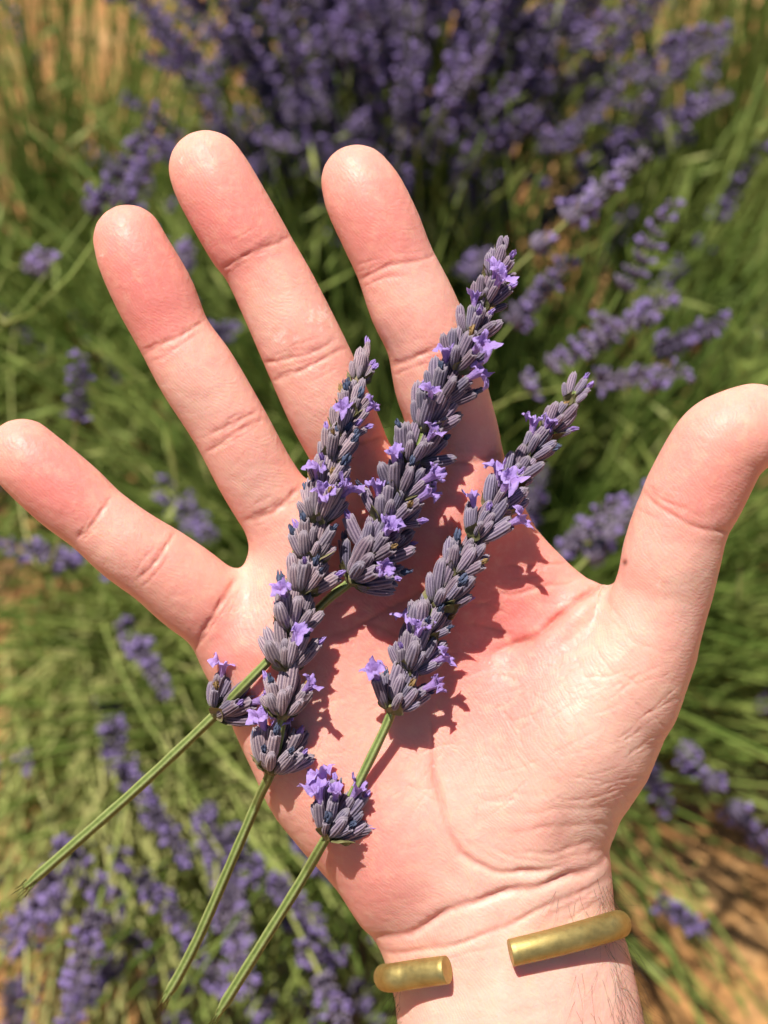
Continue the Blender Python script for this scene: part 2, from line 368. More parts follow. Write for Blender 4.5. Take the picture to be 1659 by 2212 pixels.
# creases: points, depth mm, half width px, colour strength
CREASES = [
 ([(312,769),(360,737),(440,695)], .55, 6, .5), ([(320,785),(380,750),(440,715)], .18, 4, .2),
 ([(450,937),(500,912),(555,892)], .55, 6, .6), ([(440,977),(500,942),(570,905)], .45, 6, .4), ([(455,955),(520,925)], .15, 4, .2),
 ([(532,1127),(592,1096),(645,1052)], .9, 9, .6),
 ([(472,579),(540,549),(622,510)], .6, 6, .5), ([(480,595),(550,560)], .18, 4, .2), ([(545,545),(600,505)], .15, 4, .1),
 ([(560,780),(610,779),(665,762),(725,732)], .6, 6, .6), ([(584,829),(650,797),(752,752)], .5, 6, .45), ([(600,800),(700,765)], .18, 4, .2),
 ([(660,1012),(720,975),(800,950),(838,945)], .8, 9, .5),
 ([(773,603),(843,576),(940,552)], .6, 6, .5), ([(780,622),(860,590)], .15, 4, .2),
 ([(840,792),(896,768),(949,757),(1035,745)], .7, 7, .6), ([(845,810),(900,790),(1000,775)], .3, 5, .3),
 ([(872,965),(930,985),(1010,1000),(1088,975)], .8, 9, .5),
 ([(165,1165),(200,1136),(240,1075)], .6, 6, .5), ([(180,1170),(215,1135)], .15, 4, .2),
 ([(294,1249),(332,1215),(378,1149)], .65, 6, .55), ([(305,1270),(345,1230),(365,1200)], .3, 5, .3),
 ([(424,1400),(445,1345),(480,1290),(514,1240)], 1.0, 9, .5), ([(430,1390),(470,1330),(500,1290)], .3, 5, .3),
 ([(1391,1064),(1435,1100),(1501,1135),(1580,1152)], .7, 7, .55), ([(1398,1050),(1440,1082),(1520,1115)], .3, 6, .3), ([(1375,1100),(1430,1120)], .15, 4, .2),
 ([(1322,1252),(1280,1285),(1244,1305),(1201,1336),(1168,1365),(1129,1387),(1071,1410)], 2.4, 11, .7),
 ([(1091,1225),(1138,1221),(1224,1217)], .45, 6, .5), ([(1062,1283),(1120,1279),(1174,1268),(1240,1253)], .5, 6, .5), ([(1100,1250),(1180,1245)], .2, 5, .3),
 ([(1010,1350),(1066,1358),(1120,1376)], .4, 7, .4), ([(1000,1300),(1060,1310),(1110,1330)], .25, 5, .3),
 ([(1150,1300),(1210,1300),(1260,1290)], .2, 5, .2),
 ([(930,1560),(936,1617),(941,1689),(970,1785),(999,1847),(1066,1881),(1138,1886),(1230,1870)], 1.25, 9, .4),
 ([(925,1145),(985,1138),(1040,1150)], .25, 4, .2), ([(760,1340),(850,1370),(940,1440)], .5, 8, .4), ([(700,1380),(820,1330),(960,1240)], .5, 8, .4),
 ([(802,2018),(874,2019),(946,1981),(1018,1948),(1114,1924),(1210,1905),(1282,1876),(1320,1830)], 1.5, 11, .45),
 ([(828,2056),(898,2054),(960,2044),(1042,2020),(1138,1977),(1210,1948),(1290,1910),(1325,1880)], .8, 8, .4),
 ([(880,2075),(980,2065),(1080,2040)], .2, 6, .2), ([(1180,1985),(1270,1935),(1325,1895)], .3, 6, .2), ([(1220,1990),(1300,1945)], .25, 5, .2),
 ([(1090,1800),(1160,1790),(1250,1785),(1335,1780)], .35, 8, .15), ([(1130,1842),(1200,1843),(1290,1820)], .45, 8, .2), ([(1120,1760),(1210,1750),(1330,1745)], .3, 8, .1),
 ([(1060,1830),(1140,1860),(1240,1855),(1320,1825)], .35, 8, .15), ([(1020,1740),(1090,1720),(1180,1715)], .2, 7, .1),
 ([(980,1790),(1040,1840),(1100,1865)], .3, 7, .1), ([(1290,1400),(1330,1460),(1370,1520)], .2, 5, .1), ([(1330,1340),(1370,1380),(1440,1410)], .2, 5, .1),
 ([(1240,1420),(1290,1500),(1330,1560)], .18, 5, .1), ([(1310,1290),(1350,1340),(1370,1380)], .2, 5, .1),
]
_extra = []
for pl, dep, wd, cs in CREASES:
    if wd in (6, 7, 9) and pl[0][1] < 1500 and .4 < dep < 1.3:
        a0, b0 = np.array(pl[0], float), np.array(pl[-1], float); nn_ = np.array([-(b0-a0)[1], (b0-a0)[0]]); nn_ /= np.linalg.norm(nn_)
        for q in range(6):
            t0 = rng.uniform(0, .55); t1 = t0+rng.uniform(.25, .45); of = rng.normal(0, 13)
            P0, P1 = a0+(b0-a0)*t0+nn_*of, a0+(b0-a0)*t1+nn_*(of+rng.normal(0, 5)); _extra.append(([tuple(P0), tuple((P0+P1)/2+nn_*rng.normal(0, 2)), tuple(P1)], rng.uniform(.1, .24), rng.uniform(2.4, 4), .12))
CREASES += _extra
for q in range(80):   # fine slanting lines across the ball of the thumb and heel
    u0, v0 = rng.uniform(1050, 1420), rng.uniform(1430, 1760); L_ = rng.uniform(50, 150); a_ = rng.normal(-0.45, 0.22) if rng.random() < .6 else rng.normal(0.95, 0.2)
    CREASES.append(([(u0, v0), (u0+L_*.5*math.cos(a_), v0+L_*.5*math.sin(a_)+rng.normal(0, 4)), (u0+L_*math.cos(a_), v0+L_*math.sin(a_))], rng.uniform(.10, .26), rng.uniform(2.4, 3.8), .06))
for q in range(60):   # lines in the hollow and on the finger bases
    u0, v0 = rng.uniform(620, 1080), rng.uniform(1080, 1800); L_ = rng.uniform(40, 110); a_ = rng.normal(0.0, 0.8)
    CREASES.append(([(u0, v0), (u0+L_*.5*math.cos(a_), v0+L_*.5*math.sin(a_)+rng.normal(0, 5)), (u0+L_*math.cos(a_), v0+L_*math.sin(a_))], rng.uniform(.10, .26), rng.uniform(2.4, 3.8), .1))
# soft mounds (+) and hollows (-): u, v, sigma u, sigma v, angle deg, mm
MOUNDS = [
 (300,575,55,95,60,1.0),(480,430,58,105,60,1.0),(812,460,58,105,65,1.0),(95,1025,60,85,40,1.0),(1545,990,75,100,-60,1.2),
 (400,800,50,60,58,.7),(535,1010,60,70,58,.9),(610,665,55,80,60,.7),(715,890,60,70,62,.9),(880,660,55,70,66,.7),(960,870,60,75,72,.9),
 (255,1150,50,55,38,.7),(400,1275,60,70,38,.9),(1450,1210,70,80,-75,.8),
 (660,1150,60,60,0,1.6),(820,1060,60,60,0,1.4),(1000,1070,70,70,0,1.8),(500,1370,60,60,0,1.2),
 (1255,1318,24,85,-42,2.2),(1120,1375,45,80,-20,-1.3),(1270,1500,90,110,0,2.0),(1330,1420,80,60,-40,1.6),(1190,1330,70,40,-35,-1.2),(1080,1380,60,40,0,-1.2),
 (820,1930,110,60,30,1.6),(1160,1290,60,40,0,.8),(1230,1850,100,30,0,-.8),(1060,2100,200,30,-15,.8),
]
RED = [(300,600,75,.7),(340,690,60,.7),(270,510,60,.35),(480,470,85,.7),(520,530,50,.3),(815,470,85,.55),(850,545,50,.35),(110,1040,65,.75),(170,1100,50,.35),
 (60,960,50,.3),(1540,1010,90,.35),(1490,1090,50,.35),(1430,1110,40,.2),(1130,1240,80,.55),(1130,1370,80,.6),(1000,1150,120,.4),(1060,1480,90,.45),(940,1330,140,.5),(760,1330,120,.35),(560,1400,80,.3),(480,1380,60,.35),
 (680,1200,90,.2),(800,1790,100,.45),(800,1930,90,.5),(1010,1700,90,.2),(1120,1560,60,.35),(1060,1290,70,.4),(660,770,40,.25),(505,925,40,.25),(950,760,50,.3),(350,1220,40,.25),(1310,1240,40,.3),(1350,1215,30,.2),(1180,1440,60,.2)]
PALE = [(440,830,80,.7),(620,680,70,.6),(900,660,70,.5),(250,1150,60,.5),(560,1030,70,.4),(720,890,70,.4),(960,850,70,.3),(1440,1220,100,.6),(1480,1330,80,.5),(1300,1520,110,.45),(1380,1600,110,.5),(1250,1760,150,.55),
 (1000,1990,200,.8),(1150,2120,250,.9),(600,1140,50,.4),(560,1200,60,.5),(900,1800,70,.3),(820,1450,80,.3),(880,1560,60,.3)]

def build_hand():
    V, Fq = surface_nets((-95, -142, -27), (100, 92, 33), 1.25)
    for it in range(3):       # pull onto the surface
        f0 = hand_sd(V); g = np.zeros_like(V)
        for a in range(3):
            e = np.zeros(3); e[a] = 0.25; g[:, a] = (hand_sd(V+e)-hand_sd(V-e))/0.5
        gl = np.maximum(np.linalg.norm(g, axis=1), 0.25)
        V = V-np.clip(f0/gl, -0.8, 0.8)[:, None]*g/gl[:, None]
    # relax the grid (edge neighbours)
    E = np.vstack([Fq[:, [0, 1]], Fq[:, [1, 2]], Fq[:, [2, 3]], Fq[:, [3, 0]]])
    for it in range(6):
        acc = np.zeros_like(V); cn = np.zeros(len(V))
        np.add.at(acc, E[:, 0], V[E[:, 1]]); np.add.at(acc, E[:, 1], V[E[:, 0]])
        np.add.at(cn, E[:, 0], 1); np.add.at(cn, E[:, 1], 1)
        V = V+(0.5 if it % 2 == 0 else -0.51)*(acc/cn[:, None]-V)
    me = mesh_from('hand', V, Fq, M_skin)
    tmp = bpy.data.objects.new('tmp', me); col.objects.link(tmp)
    md = tmp.modifiers.new('s', 'SUBSURF'); md.levels = 2; md.render_levels = 2
    dg = bpy.context.evaluated_depsgraph_get()
    me2 = bpy.data.meshes.new_from_object(tmp.evaluated_get(dg))
    bpy.data.objects.remove(tmp); bpy.data.meshes.remove(me)
    n = len(me2.vertices)
    co = np.empty(n*3, np.float32); me2.vertices.foreach_get('co', co); co = co.reshape(-1, 3).astype(float)
    no = np.empty(n*3, np.float32); me2.vertices.foreach_get('normal', no); no = no.reshape(-1, 3).astype(float)
    uv = UV(co); front = np.clip(no[:, 2]*1.6+0.15, 0, 1)
    disp = np.zeros(n)
    for u, v, su, sv, ang, mm in MOUNDS:
        a = math.radians(ang); dx, dy = uv[:, 0]-u, uv[:, 1]-v
        x = dx*math.cos(a)+dy*math.sin(a); y = -dx*math.sin(a)+dy*math.cos(a)
        # sv runs along the finger (angle), su across
        disp += mm*np.exp(-0.5*((x/sv)**2+(y/su)**2))
    crease = np.zeros(n)
    for pl, dep, wd, cs in CREASES:
        pl = spline(np.array(pl, float), 14)
        lo, hi = pl.min(0)-6*wd, pl.max(0)+6*wd
        ii = np.nonzero(((uv > lo) & (uv < hi)).all(1) & (front > 0))[0]
        if not len(ii): continue
        wob = 2.4*np.sin(uv[ii, 0]*0.06+uv[ii, 1]*0.035)+0.5*np.sin(uv[ii, 0]*0.23-uv[ii, 1]*0.17)
        wd = wd*.8; d, t = seg_dist(uv[ii]+wob[:, None]*0.9, pl)
        fade = np.clip(np.minimum(t, 1-t)*5+0.25, 0, 1)
        prof = np.exp(-(d/wd)**2)+0.35*np.exp(-(d/(2.6*wd))**2)-0.10*np.exp(-((d-3.2*wd)/(1.8*wd))**2)
        dep = dep*(.42 if dep < 1.2 else .6); wd_ = wd; disp[ii] -= dep*prof*fade*(.75+.25*np.sin(t*23+wd))
        crease[ii] = np.maximum(crease[ii], cs*np.exp(-(d/(wd*0.75))**2)*fade)
    disp *= front
    co = co+no*disp[:, None]
    me2.vertices.foreach_set('co', co.astype(np.float32).ravel())
    def blobs(L_):
        o = np.zeros(n)
        for u, v, s_, a in L_: o = 1-(1-o)*(1-min(.95, a*1.15)*np.exp(-((uv[:, 0]-u)**2+(uv[:, 1]-v)**2)/(2*s_*s_)))
        return o*front
    fattr(me2, 'red', blobs(RED)); fattr(me2, 'pale', blobs(PALE)); fattr(me2, 'crease', np.clip(crease*front*1.1, 0, .9))
    mole = np.exp(-(((uv[:, 0]-1355)/7)**2+((uv[:, 1]-1214)/7)**2))*front; fattr(me2, 'mole', np.clip(mole*1.3, 0, 1))
    fl = np.zeros(n)           # small dry flakes on the middle finger and at the finger sides
    for cu, cv, su, sv, k in ((610,728,28,12,16),(688,678,22,20,18),(410,590,5,14,5),(695,690,8,30,6),(375,525,4,8,4),(395,352,3,6,2),(222,553,3,4,2),(668,796,16,3,4),(1005,668,3,7,3),(1420,1260,6,6,3)):
        for q in range(k):
            u, v = rng.normal(cu, su*.6), rng.normal(cv, sv*.6); s_ = rng.uniform(1.6, 3.4)
            a = rng.uniform(0, 3.14); ii = np.nonzero((abs(uv[:, 0]-u) < 20) & (abs(uv[:, 1]-v) < 20))[0]
            dx, dy = uv[ii, 0]-u, uv[ii, 1]-v; x = dx*math.cos(a)+dy*math.sin(a); y = -dx*math.sin(a)+dy*math.cos(a)
            fl[ii] = np.maximum(fl[ii], np.exp(-((x/(2.2*s_))**2+(y/(.8*s_))**2)))
    fattr(me2, 'flake', np.clip(fl*0.55, 0, 1)*front)
    me2.polygons.foreach_set('use_smooth', [True]*len(me2.polygons)); me2.update()
    me2.name = 'hand'
    o = put('hand', me2, world=HAND)
    tag(o, 'open pale right hand, palm up with fingers spread, under lavender sprigs', 'hand')
    # height map of the front, for resting things on it
    hm = np.full((250, 190), -99.0)
    iu = np.clip((uv[:, 0]/10).astype(int), 0, 189); iv = np.clip((uv[:, 1]/10).astype(int), 0, 249)
    np.maximum.at(hm, (iv, iu), co[:, 2])
    return o, hm, co, no, uv
hand, HM, HCO, HNO, HUV = build_hand()
def height(u, v):
    i, j = int(v/10), int(u/10)
    if not (0 <= i < 250 and 0 <= j < 190): return -99.0
    return float(HM[max(0, i-1):i+2, max(0, j-1):j+2].max())

# ------------------------------------------------------------------ hairs on the wrist and forearm
def build_hair():
    V, F = [], []
    def strand(p, d, side, L_, curl):
        pts = []; q = p.copy(); dd = d/np.linalg.norm(d)
        for i in range(9):
            pts.append(q.copy()); q = q+dd*L_/8; dd = dd+side*curl/8+rng.normal(0, 0.05, 3); dd /= np.linalg.norm(dd)
        for i, q in enumerate(pts):
            r = 0.03*(1-0.75*i/8); t = pts[min(i+1, 8)]-pts[max(i-1, 0)]; t /= np.linalg.norm(t)
            a = np.cross(t, [0.3, 0.5, 0.8]); a /= np.linalg.norm(a); b = np.cross(t, a); o = len(V)
            for k in range(3):
                an = k*2.0944; V.append(q+r*(a*math.cos(an)+b*math.sin(an)))
                if i < 8: F.append((o+k, o+(k+1) % 3, o+3+(k+1) % 3, o+3+k))
    cand = np.nonzero((HUV[:, 1] > 1880) & (HUV[:, 1] < 2300))[0]
    def pick(cond, nmax, zmin, Lr):
        ii = cand[cond(HUV[cand], HNO[cand])]
        for i in rng.choice(ii, min(nmax, len(ii)), replace=False):
            nn = HNO[i]; tang = np.array([rng.normal(-0.35, .35), -1.0+rng.normal(0, .3), 0.0]); tang -= nn*(tang@nn)
            strand(HCO[i]-nn*0.1, nn*rng.uniform(.25, .6)+tang*rng.uniform(.5, 1), np.array([rng.normal(0, .7), -.3, -.25]), rng.uniform(*Lr), rng.uniform(.4, 1.5))
    pick(lambda uv, no: (uv[:, 0] > 1290) & (no[:, 2] < 0.75) & (uv[:, 1] > 1890), 300, 0, (5, 14))
    pick(lambda uv, no: (uv[:, 0] > 1230) & (no[:, 2] >= 0.5) & (uv[:, 1] > 2080), 45, 0, (5, 10))
    pick(lambda uv, no: (uv[:, 0] > 1190) & (no[:, 2] >= 0.6) & (uv[:, 1] > 1900) & (uv[:, 1] < 2000), 12, 0, (5, 10))
    pick(lambda uv, no: (uv[:, 0] < 880) & (no[:, 2] < 0.6) & (uv[:, 1] > 2090), 90, 0, (4, 10))
    o = put('arm_hair', mesh_from('arm_hair', V, F, M_hair), hand, local=Matrix())
    o['kind'] = 'stuff'; o['label'] = 'fine dark hairs on the sides of the wrist'
build_hair()

# ------------------------------------------------------------------ brass cuff
def build_cuff():
    pts = [(965,2095,18.5),(925,2100,18.5),(880,2107,15.5),(848,2112,9),(832,2112,0),(842,2108,-11),(890,2096,-22),(1000,2072,-29),(1120,2045,-30),(1240,2018,-26),(1315,2000,-15),(1338,1996,-3),(1328,1999,8),(1285,2012,15.5),(1220,2030,19),(1160,2045,20.5),(1104,2058,21)]
    c = spline([tuple(P(u, v, (height(u, v)+2.0) if z > 10 else z+.5)) for u, v, z in pts], 120)
    V, F = [], []; ns = 28
    # even spacing in 3D
    L = np.r_[0, np.cumsum(np.linalg.norm(np.diff(c, axis=0), axis=1))]; s = np.linspace(0, L[-1], 130); c = np.stack([np.interp(s, L, c[:, k]) for k in range(3)], 1)
    cen = c.mean(0); n = len(c)
    for i in range(n):
        t = c[min(i+1, n-1)]-c[max(i-1, 0)]; t /= np.linalg.norm(t)
        out = c[i]-cen; out -= t*(out@t); out /= np.linalg.norm(out); b = np.cross(t, out)
        g = 1.0; r = 3.0+0.12*math.sin(i*0.13)
        for k in range(ns):
            a = 2*math.pi*k/ns; V.append(c[i]+r*g*(0.86*out*math.cos(a)+b*math.sin(a)))
    for i in range(n-1):
        for k in range(ns): F.append((i*ns+k, i*ns+(k+1) % ns, (i+1)*ns+(k+1) % ns, (i+1)*ns+k))
    for e, i in ((0, 0), (1, n-1)):            # slightly rounded cut ends
        t = (c[1]-c[0]) if e == 0 else (c[-2]-c[-1]); t /= np.linalg.norm(t); prev = [i*ns+k for k in range(ns)]
        for sc_, off in ((0.95, -0.14), (0.6, -0.17)):
            o = len(V)
            for k in range(ns): V.append(c[i]+(np.array(V[i*ns+k])-c[i])*sc_+t*off)
            for k in range(ns):
                q = (prev[k], prev[(k+1) % ns], o+(k+1) % ns, o+k); F.append(q[::-1] if e == 0 else q)
            prev = [o+k for k in range(ns)]
        F.append(tuple(prev) if e == 0 else tuple(prev[::-1]))
    bme = mesh_from('bracelet', V, F, M_brass)
    for p in bme.polygons[(n-1)*ns:]: p.use_smooth = False
    tag(put('bracelet', bme, world=HAND), 'round brass open cuff bracelet worn on the wrist', 'bracelet')
build_cuff()

# ------------------------------------------------------------------ lavender sprigs lying on the palm
def ring_mesh(rings, close=True):
    V, F = [], []; n = len(rings[0])
    for r in rings: V.extend(r)
    for i in range(len(rings)-1):
        for k in range(n): F.append((i*n+k, i*n+(k+1) % n, (i+1)*n+(k+1) % n, (i+1)*n+k))
    if close: F.append(tuple(range(n))[::-1]); F.append(tuple((len(rings)-1)*n+k for k in range(n)))
    return V, F
def calyx_mesh(i, open_=False):
    prof = [(0, .22), (.05, .42), (.16, .72), (.34, .94), (.55, 1.0), (.75, .95), (.88, .84), (.96, .66), (1.0, .40)]
    if open_: prof = [(0, .22), (.05, .42), (.16, .70), (.34, .90), (.55, .98), (.75, .98), (.92, .96), (1.0, .93), (1.01, .8), (.93, .70)]
    nr = 10; n = nr*4; rings, rib, al = [], [], []
    bend = rng.uniform(.05, .16); ph = rng.uniform(0, 6)
    for t, r in prof:
        ring = []
        for k in range(n):
            a = 2*math.pi*k/n; c = math.cos(nr*a+ph+0.5*math.sin(3*t+i)); amp = 0.11*min(1, 4*t)*(1 if t < .95 else .6)
            rr = 1.17*r*(1+amp*c)*(1+0.05*math.sin(2*a+ph))
            if open_ and t > .9: rr *= 1+0.07*math.cos(5*a)
            tip = 0.35*math.cos(3*a+ph) if t > .97 else 0
            ring.append((rr*math.cos(a)+bend*7*(t*t), rr*math.sin(a), t*6.9+tip)); rib.append(.5+.5*c); al.append(min(t, 1))
        rings.append(ring)
    V, F = ring_mesh(rings)
    me = mesh_from('calyx', V, F, M_calyx); fattr(me, 'rib', rib); fattr(me, 'along', al); return me
def corolla_mesh(i, m, size=1.0, wither=False):
    n = 40; rings, al = [], []; r_ = np.random.default_rng(100+i)
    lob = [(0.0, 1.0), (1.05, 1.0), (2.35, .78), (math.pi+.52, .86), (5.05, .78)]
    ph = r_.uniform(0, 6, 6); lob = [(c+r_.normal(0, .12), h*r_.uniform(.6, 1.12)) for c, h in lob]; cur = r_.uniform(-1.3, 1.5, 5)
    prof = [(-1.2, .55, 0), (0.6, .62, .15), (1.9, .80, .35), (2.7, 1.05, .5), (3.2, 1.55, .65), (3.55, 2.15, .8), (3.6, 2.7, .9), (3.3, 3.0, 1.0)]
    if wither: prof = [(-1, .5, 0), (.5, .6, .2), (1.4, .85, .5), (2.0, 1.0, .7), (2.5, .8, .9), (2.7, .45, 1.0)]
    for z, r, t in prof:
        ring = []
        for k in range(n):
            a = 2*math.pi*k/n
            l_ = max(math.exp(-(((a-c+math.pi) % (2*math.pi)-math.pi)/.54)**2)*h for c, h in lob)
            flare = max(0, t-.45)/.55
            rr = r*((1-flare)+flare*(.36+.72*l_)*(1+.16*math.sin(2*a+ph[3])+.1*math.sin(11*a+ph[4])))
            up = cur[int(np.argmin([abs((a-c+math.pi) % (2*math.pi)-math.pi) for c, h in lob]))]
            zz = z+flare*(up*l_*flare+.5*math.sin(3*a+ph[0])+.42*math.sin(8*a+ph[1]+3*t)+.32*math.sin(13*a+ph[2]))
            if wither:
                rr = r*(1+.34*math.sin(5*a+ph[0]+2*t)+.28*math.sin(8*a+ph[1]-3*t))*(1 if t < .6 else .8); zz = z+(.35+.7*t)*math.sin(3*a+ph[2]+2*t)*t+.4*t*math.sin(7*a+ph[3])
            ring.append((size*(rr*math.cos(a)+(.55*t*t*math.sin(ph[5]))), size*(rr*math.sin(a)+.55*t*t*math.cos(ph[5])), size*zz)); al.append(t)
        rings.append(ring)
    V, F = ring_mesh(rings, False)
    V = np.array(V)+r_.normal(0, .06*size, (len(V), 3))
    me = mesh_from('corolla', V, F, m); fattr(me, 'along', al); return me
def bract_mesh(i):
    V, F = [], []; nu, nv = 7, 5; r_ = np.random.default_rng(300+i); bend = r_.uniform(.2, .6)
    for a in range(nu):
        t = a/(nu-1); wd = 1.9*math.sin(math.pi*min(1, (t*.88+.10)))**.8*(1 if t < .45 else max(.03, 1-(t-.45)/.56))+.12
        for b in range(nv):
            s_ = (b/(nv-1)-.5)*2; V.append((-.55*wd*s_*s_*.8-bend*t*t*2+.6*t+r_.normal(0, .06), wd*s_, t*5.2))
    for a in range(nu-1):
        for b in range(nv-1): F.append((a*nv+b, a*nv+b+1, (a+1)*nv+b+1, (a+1)*nv+b))
    return mesh_from('bract', V, F, M_bract)
CAL = [calyx_mesh(i) for i in range(5)]; CALO = [calyx_mesh(i, True) for i in range(3)]
COR = [corolla_mesh(i, M_petal, 0.88+.06*(i % 4)) for i in range(9)]; BUD = [corolla_mesh(60+i, M_petal, .5, True) for i in range(3)]; WIT = [corolla_mesh(20+i, M_wither, .42+.07*i, True) for i in range(5)]
DRY = [corolla_mesh(40+i, M_dry, .5, True) for i in range(2)]; BRA = [bract_mesh(i) for i in range(4)]
def node_mesh():
    rings = [[(r*math.cos(2*math.pi*k/10), r*math.sin(2*math.pi*k/10), z) for k in range(10)] for z, r in ((-1.2, 1.2), (-.4, 1.9), (.5, 2.1), (1.4, 1.7), (2.4, 1.1))]
    return mesh_from('flower_whorl', *ring_mesh(rings), M_bract)
NODE = node_mesh()
def stem_mesh(c, r0, r1, name='stem', fray=False):
    rings = []; n = len(c); ns = 16
    for i in range(n):
        t = c[min(i+1, n-1)]-c[max(i-1, 0)]; t /= np.linalg.norm(t)
        a = np.cross(t, [0, 0, 1.0]); a /= np.linalg.norm(a); b = np.cross(t, a); r = r0+(r1-r0)*i/(n-1)
        r *= 1+0.03*math.sin(i*.7)
        if fray and i > n-5: r *= (1-.13*(i-(n-5)))
        rings.append([tuple(c[i]+r*(1+.16*math.cos(4*(2*math.pi*k/ns)+.6)+.05*math.cos(8*2*math.pi*k/ns))*(a*math.cos(2*math.pi*k/ns)+b*math.sin(2*math.pi*k/ns))) for k in range(ns)])
    V, F = ring_mesh(rings); rib = [.5+.5*math.cos(4*(2*math.pi*(k % ns)/ns)+.6) for k in range(len(V))]
    if fray:                                   # torn fibres at the broken end
        e = c[-1]; d = c[-1]-c[-6]; d /= np.linalg.norm(d)
        for q in range(7):
            o = len(V); dd = d+rng.normal(0, .16, 3); L_ = rng.uniform(2.5, 8); p = e-d*2.5+rng.normal(0, .5, 3); sd = np.cross(dd, [0, 0, 1]); sd /= np.linalg.norm(sd)
            V += [tuple(p+sd*.28), tuple(p-sd*.28), tuple(p+[0, 0, .25]), tuple(p+dd*L_)]
            F += [(o, o+1, o+3), (o+1, o+2, o+3), (o+2, o, o+3)]
    me = mesh_from(name, V, F, M_stem); fattr(me, 'rib', rib+[.6]*(len(V)-len(rib))); return me

SPRIGS = {
 'B': dict(label='longest dark lavender sprig, its spike crossing the index finger',
   axis=[(1082,540),(1072,590),(1045,660),(1018,725),(985,795),(953,858),(920,922),(892,990),(866,1060),(842,1120),(805,1195),(757,1256),(700,1303),(560,1448),(466,1543),(300,1700),(130,1850),(52,1918)],
   whorls=[(466,1543,1.18,19,46),(757,1256,1.12,19,50),(800,1200,1.08,18,46),(838,1128,1.08,17,45),(862,1070,1.06,17,45),(888,1000,1.03,16,43),(920,922,1.0,16,42),(950,862,.96,15,42),(984,797,.92,14,42),(1016,729,.84,12,42),(1044,662,.80,10,42),(1068,603,.74,8,38),(1080,548,.55,2,8)],
   cor=[(1018,770),(957,748),(1055,800),(1020,610),(1095,605),(1066,576),(945,945),(850,980),(800,1055),(828,1125),(838,1162),(927,1100),(938,1030),(848,1240),(450,1440),(940,850),(545,1530)], tint=(0.285,0.218,0.285), frac=0.80),
 'A': dict(label='paler mauve lavender sprig lying over the stem of the longest sprig',
   axis=[(786,770),(775,820),(752,905),(720,990),(702,1050),(688,1120),(670,1200),(652,1275),(630,1362),(617,1446),(610,1547),(586,1662),(560,1722),(505,1850),(432,2018),(385,2110),(352,2165)],
   whorls=[(586,1662,1.12,18,46),(610,1547,1.0,16,46),(617,1446,1.0,15,45),(630,1362,.98,15,44),(652,1278,.98,16,43),(670,1205,.96,16,42),(687,1128,.94,15,42),(701,1055,.90,14,42),(720,990,.82,11,42),(738,940,.78,10,38),(753,900,.76,10,34),(772,828,.66,8,30),(785,778,.5,4,16)],
   cor=[(692,1062),(665,1035),(742,1082),(802,880),(722,880),(614,1268),(657,1362),(655,1490),(570,1575),(630,1560),(760,1060),(690,1085)], tint=(0.43,0.325,0.35), frac=0.78),
 'C': dict(label='lavender sprig near the thumb with a second separate flower whorl on its stem',
   axis=[(1243,845),(1228,873),(1186,930),(1140,988),(1100,1046),(1066,1102),(1026,1162),(986,1232),(946,1308),(908,1378),(884,1446),(850,1527),(826,1585),(742,1755),(709,1803),(640,1920),(540,2080),(468,2195)],
   whorls=[(709,1803,1.1,17,50),(850,1527,1.05,16,48),(882,1450,1.0,15,44),(908,1380,1.0,15,44),(944,1310,1.0,14,43),(984,1236,.98,14,42),(1026,1164,.95,14,42),(1064,1105,.92,13,40),(1100,1048,.86,11,38),(1140,990,.82,9,36),(1186,932,.80,7,34),(1230,872,.72,5,36)],
   cor=[(1195,888),(1125,935),(1087,1058),(1045,1040),(1015,1082),(1102,1150),(880,1355),(893,1350),(937,1470),(960,1412),(820,1420),(695,1688),(730,1690),(718,1705),(755,1710)], tint=(0.31,0.245,0.315), frac=0.80),
}
STEMZ = {}
def rest_z(ax, extra):
    """a stiff sprig rests on the high points below it: upper hull along its length"""
    n = len(ax); L = np.r_[0, np.cumsum(np.hypot(*np.diff(ax[:, :2], axis=0).T))]
    need = np.array([max(height(u, v), -60)+extra(u, v) if height(u, v) > -50 else -99 for u, v in ax[:, :2]])
    ok = [i for i in range(n) if need[i] > -50]; hull = []
    for i in ok:
        while len(hull) > 1 and (need[hull[-1]]-need[hull[-2]])*(L[i]-L[hull[-2]]) <= (need[i]-need[hull[-2]])*(L[hull[-1]]-L[hull[-2]]): hull.pop()
        hull.append(i)
    z = np.interp(L, L[hull], need[hull])
    k = 5
    for it in range(12): z[1:-1] = .25*z[:-2]+.5*z[1:-1]+.25*z[2:]
    for side in (0, -1):       # straight on beyond the hand
        h = hull[0] if side == 0 else hull[-1]; inner = hull[min(1, len(hull)-1)] if side == 0 else hull[max(-2, -len(hull))]
        sl = np.clip((z[h]-z[inner])/(L[h]-L[inner]+1e-6), -.03, .03)
        m = L < L[h] if side == 0 else L > L[h]; z[m] = z[h]+sl*(L[m]-L[h])
    return z
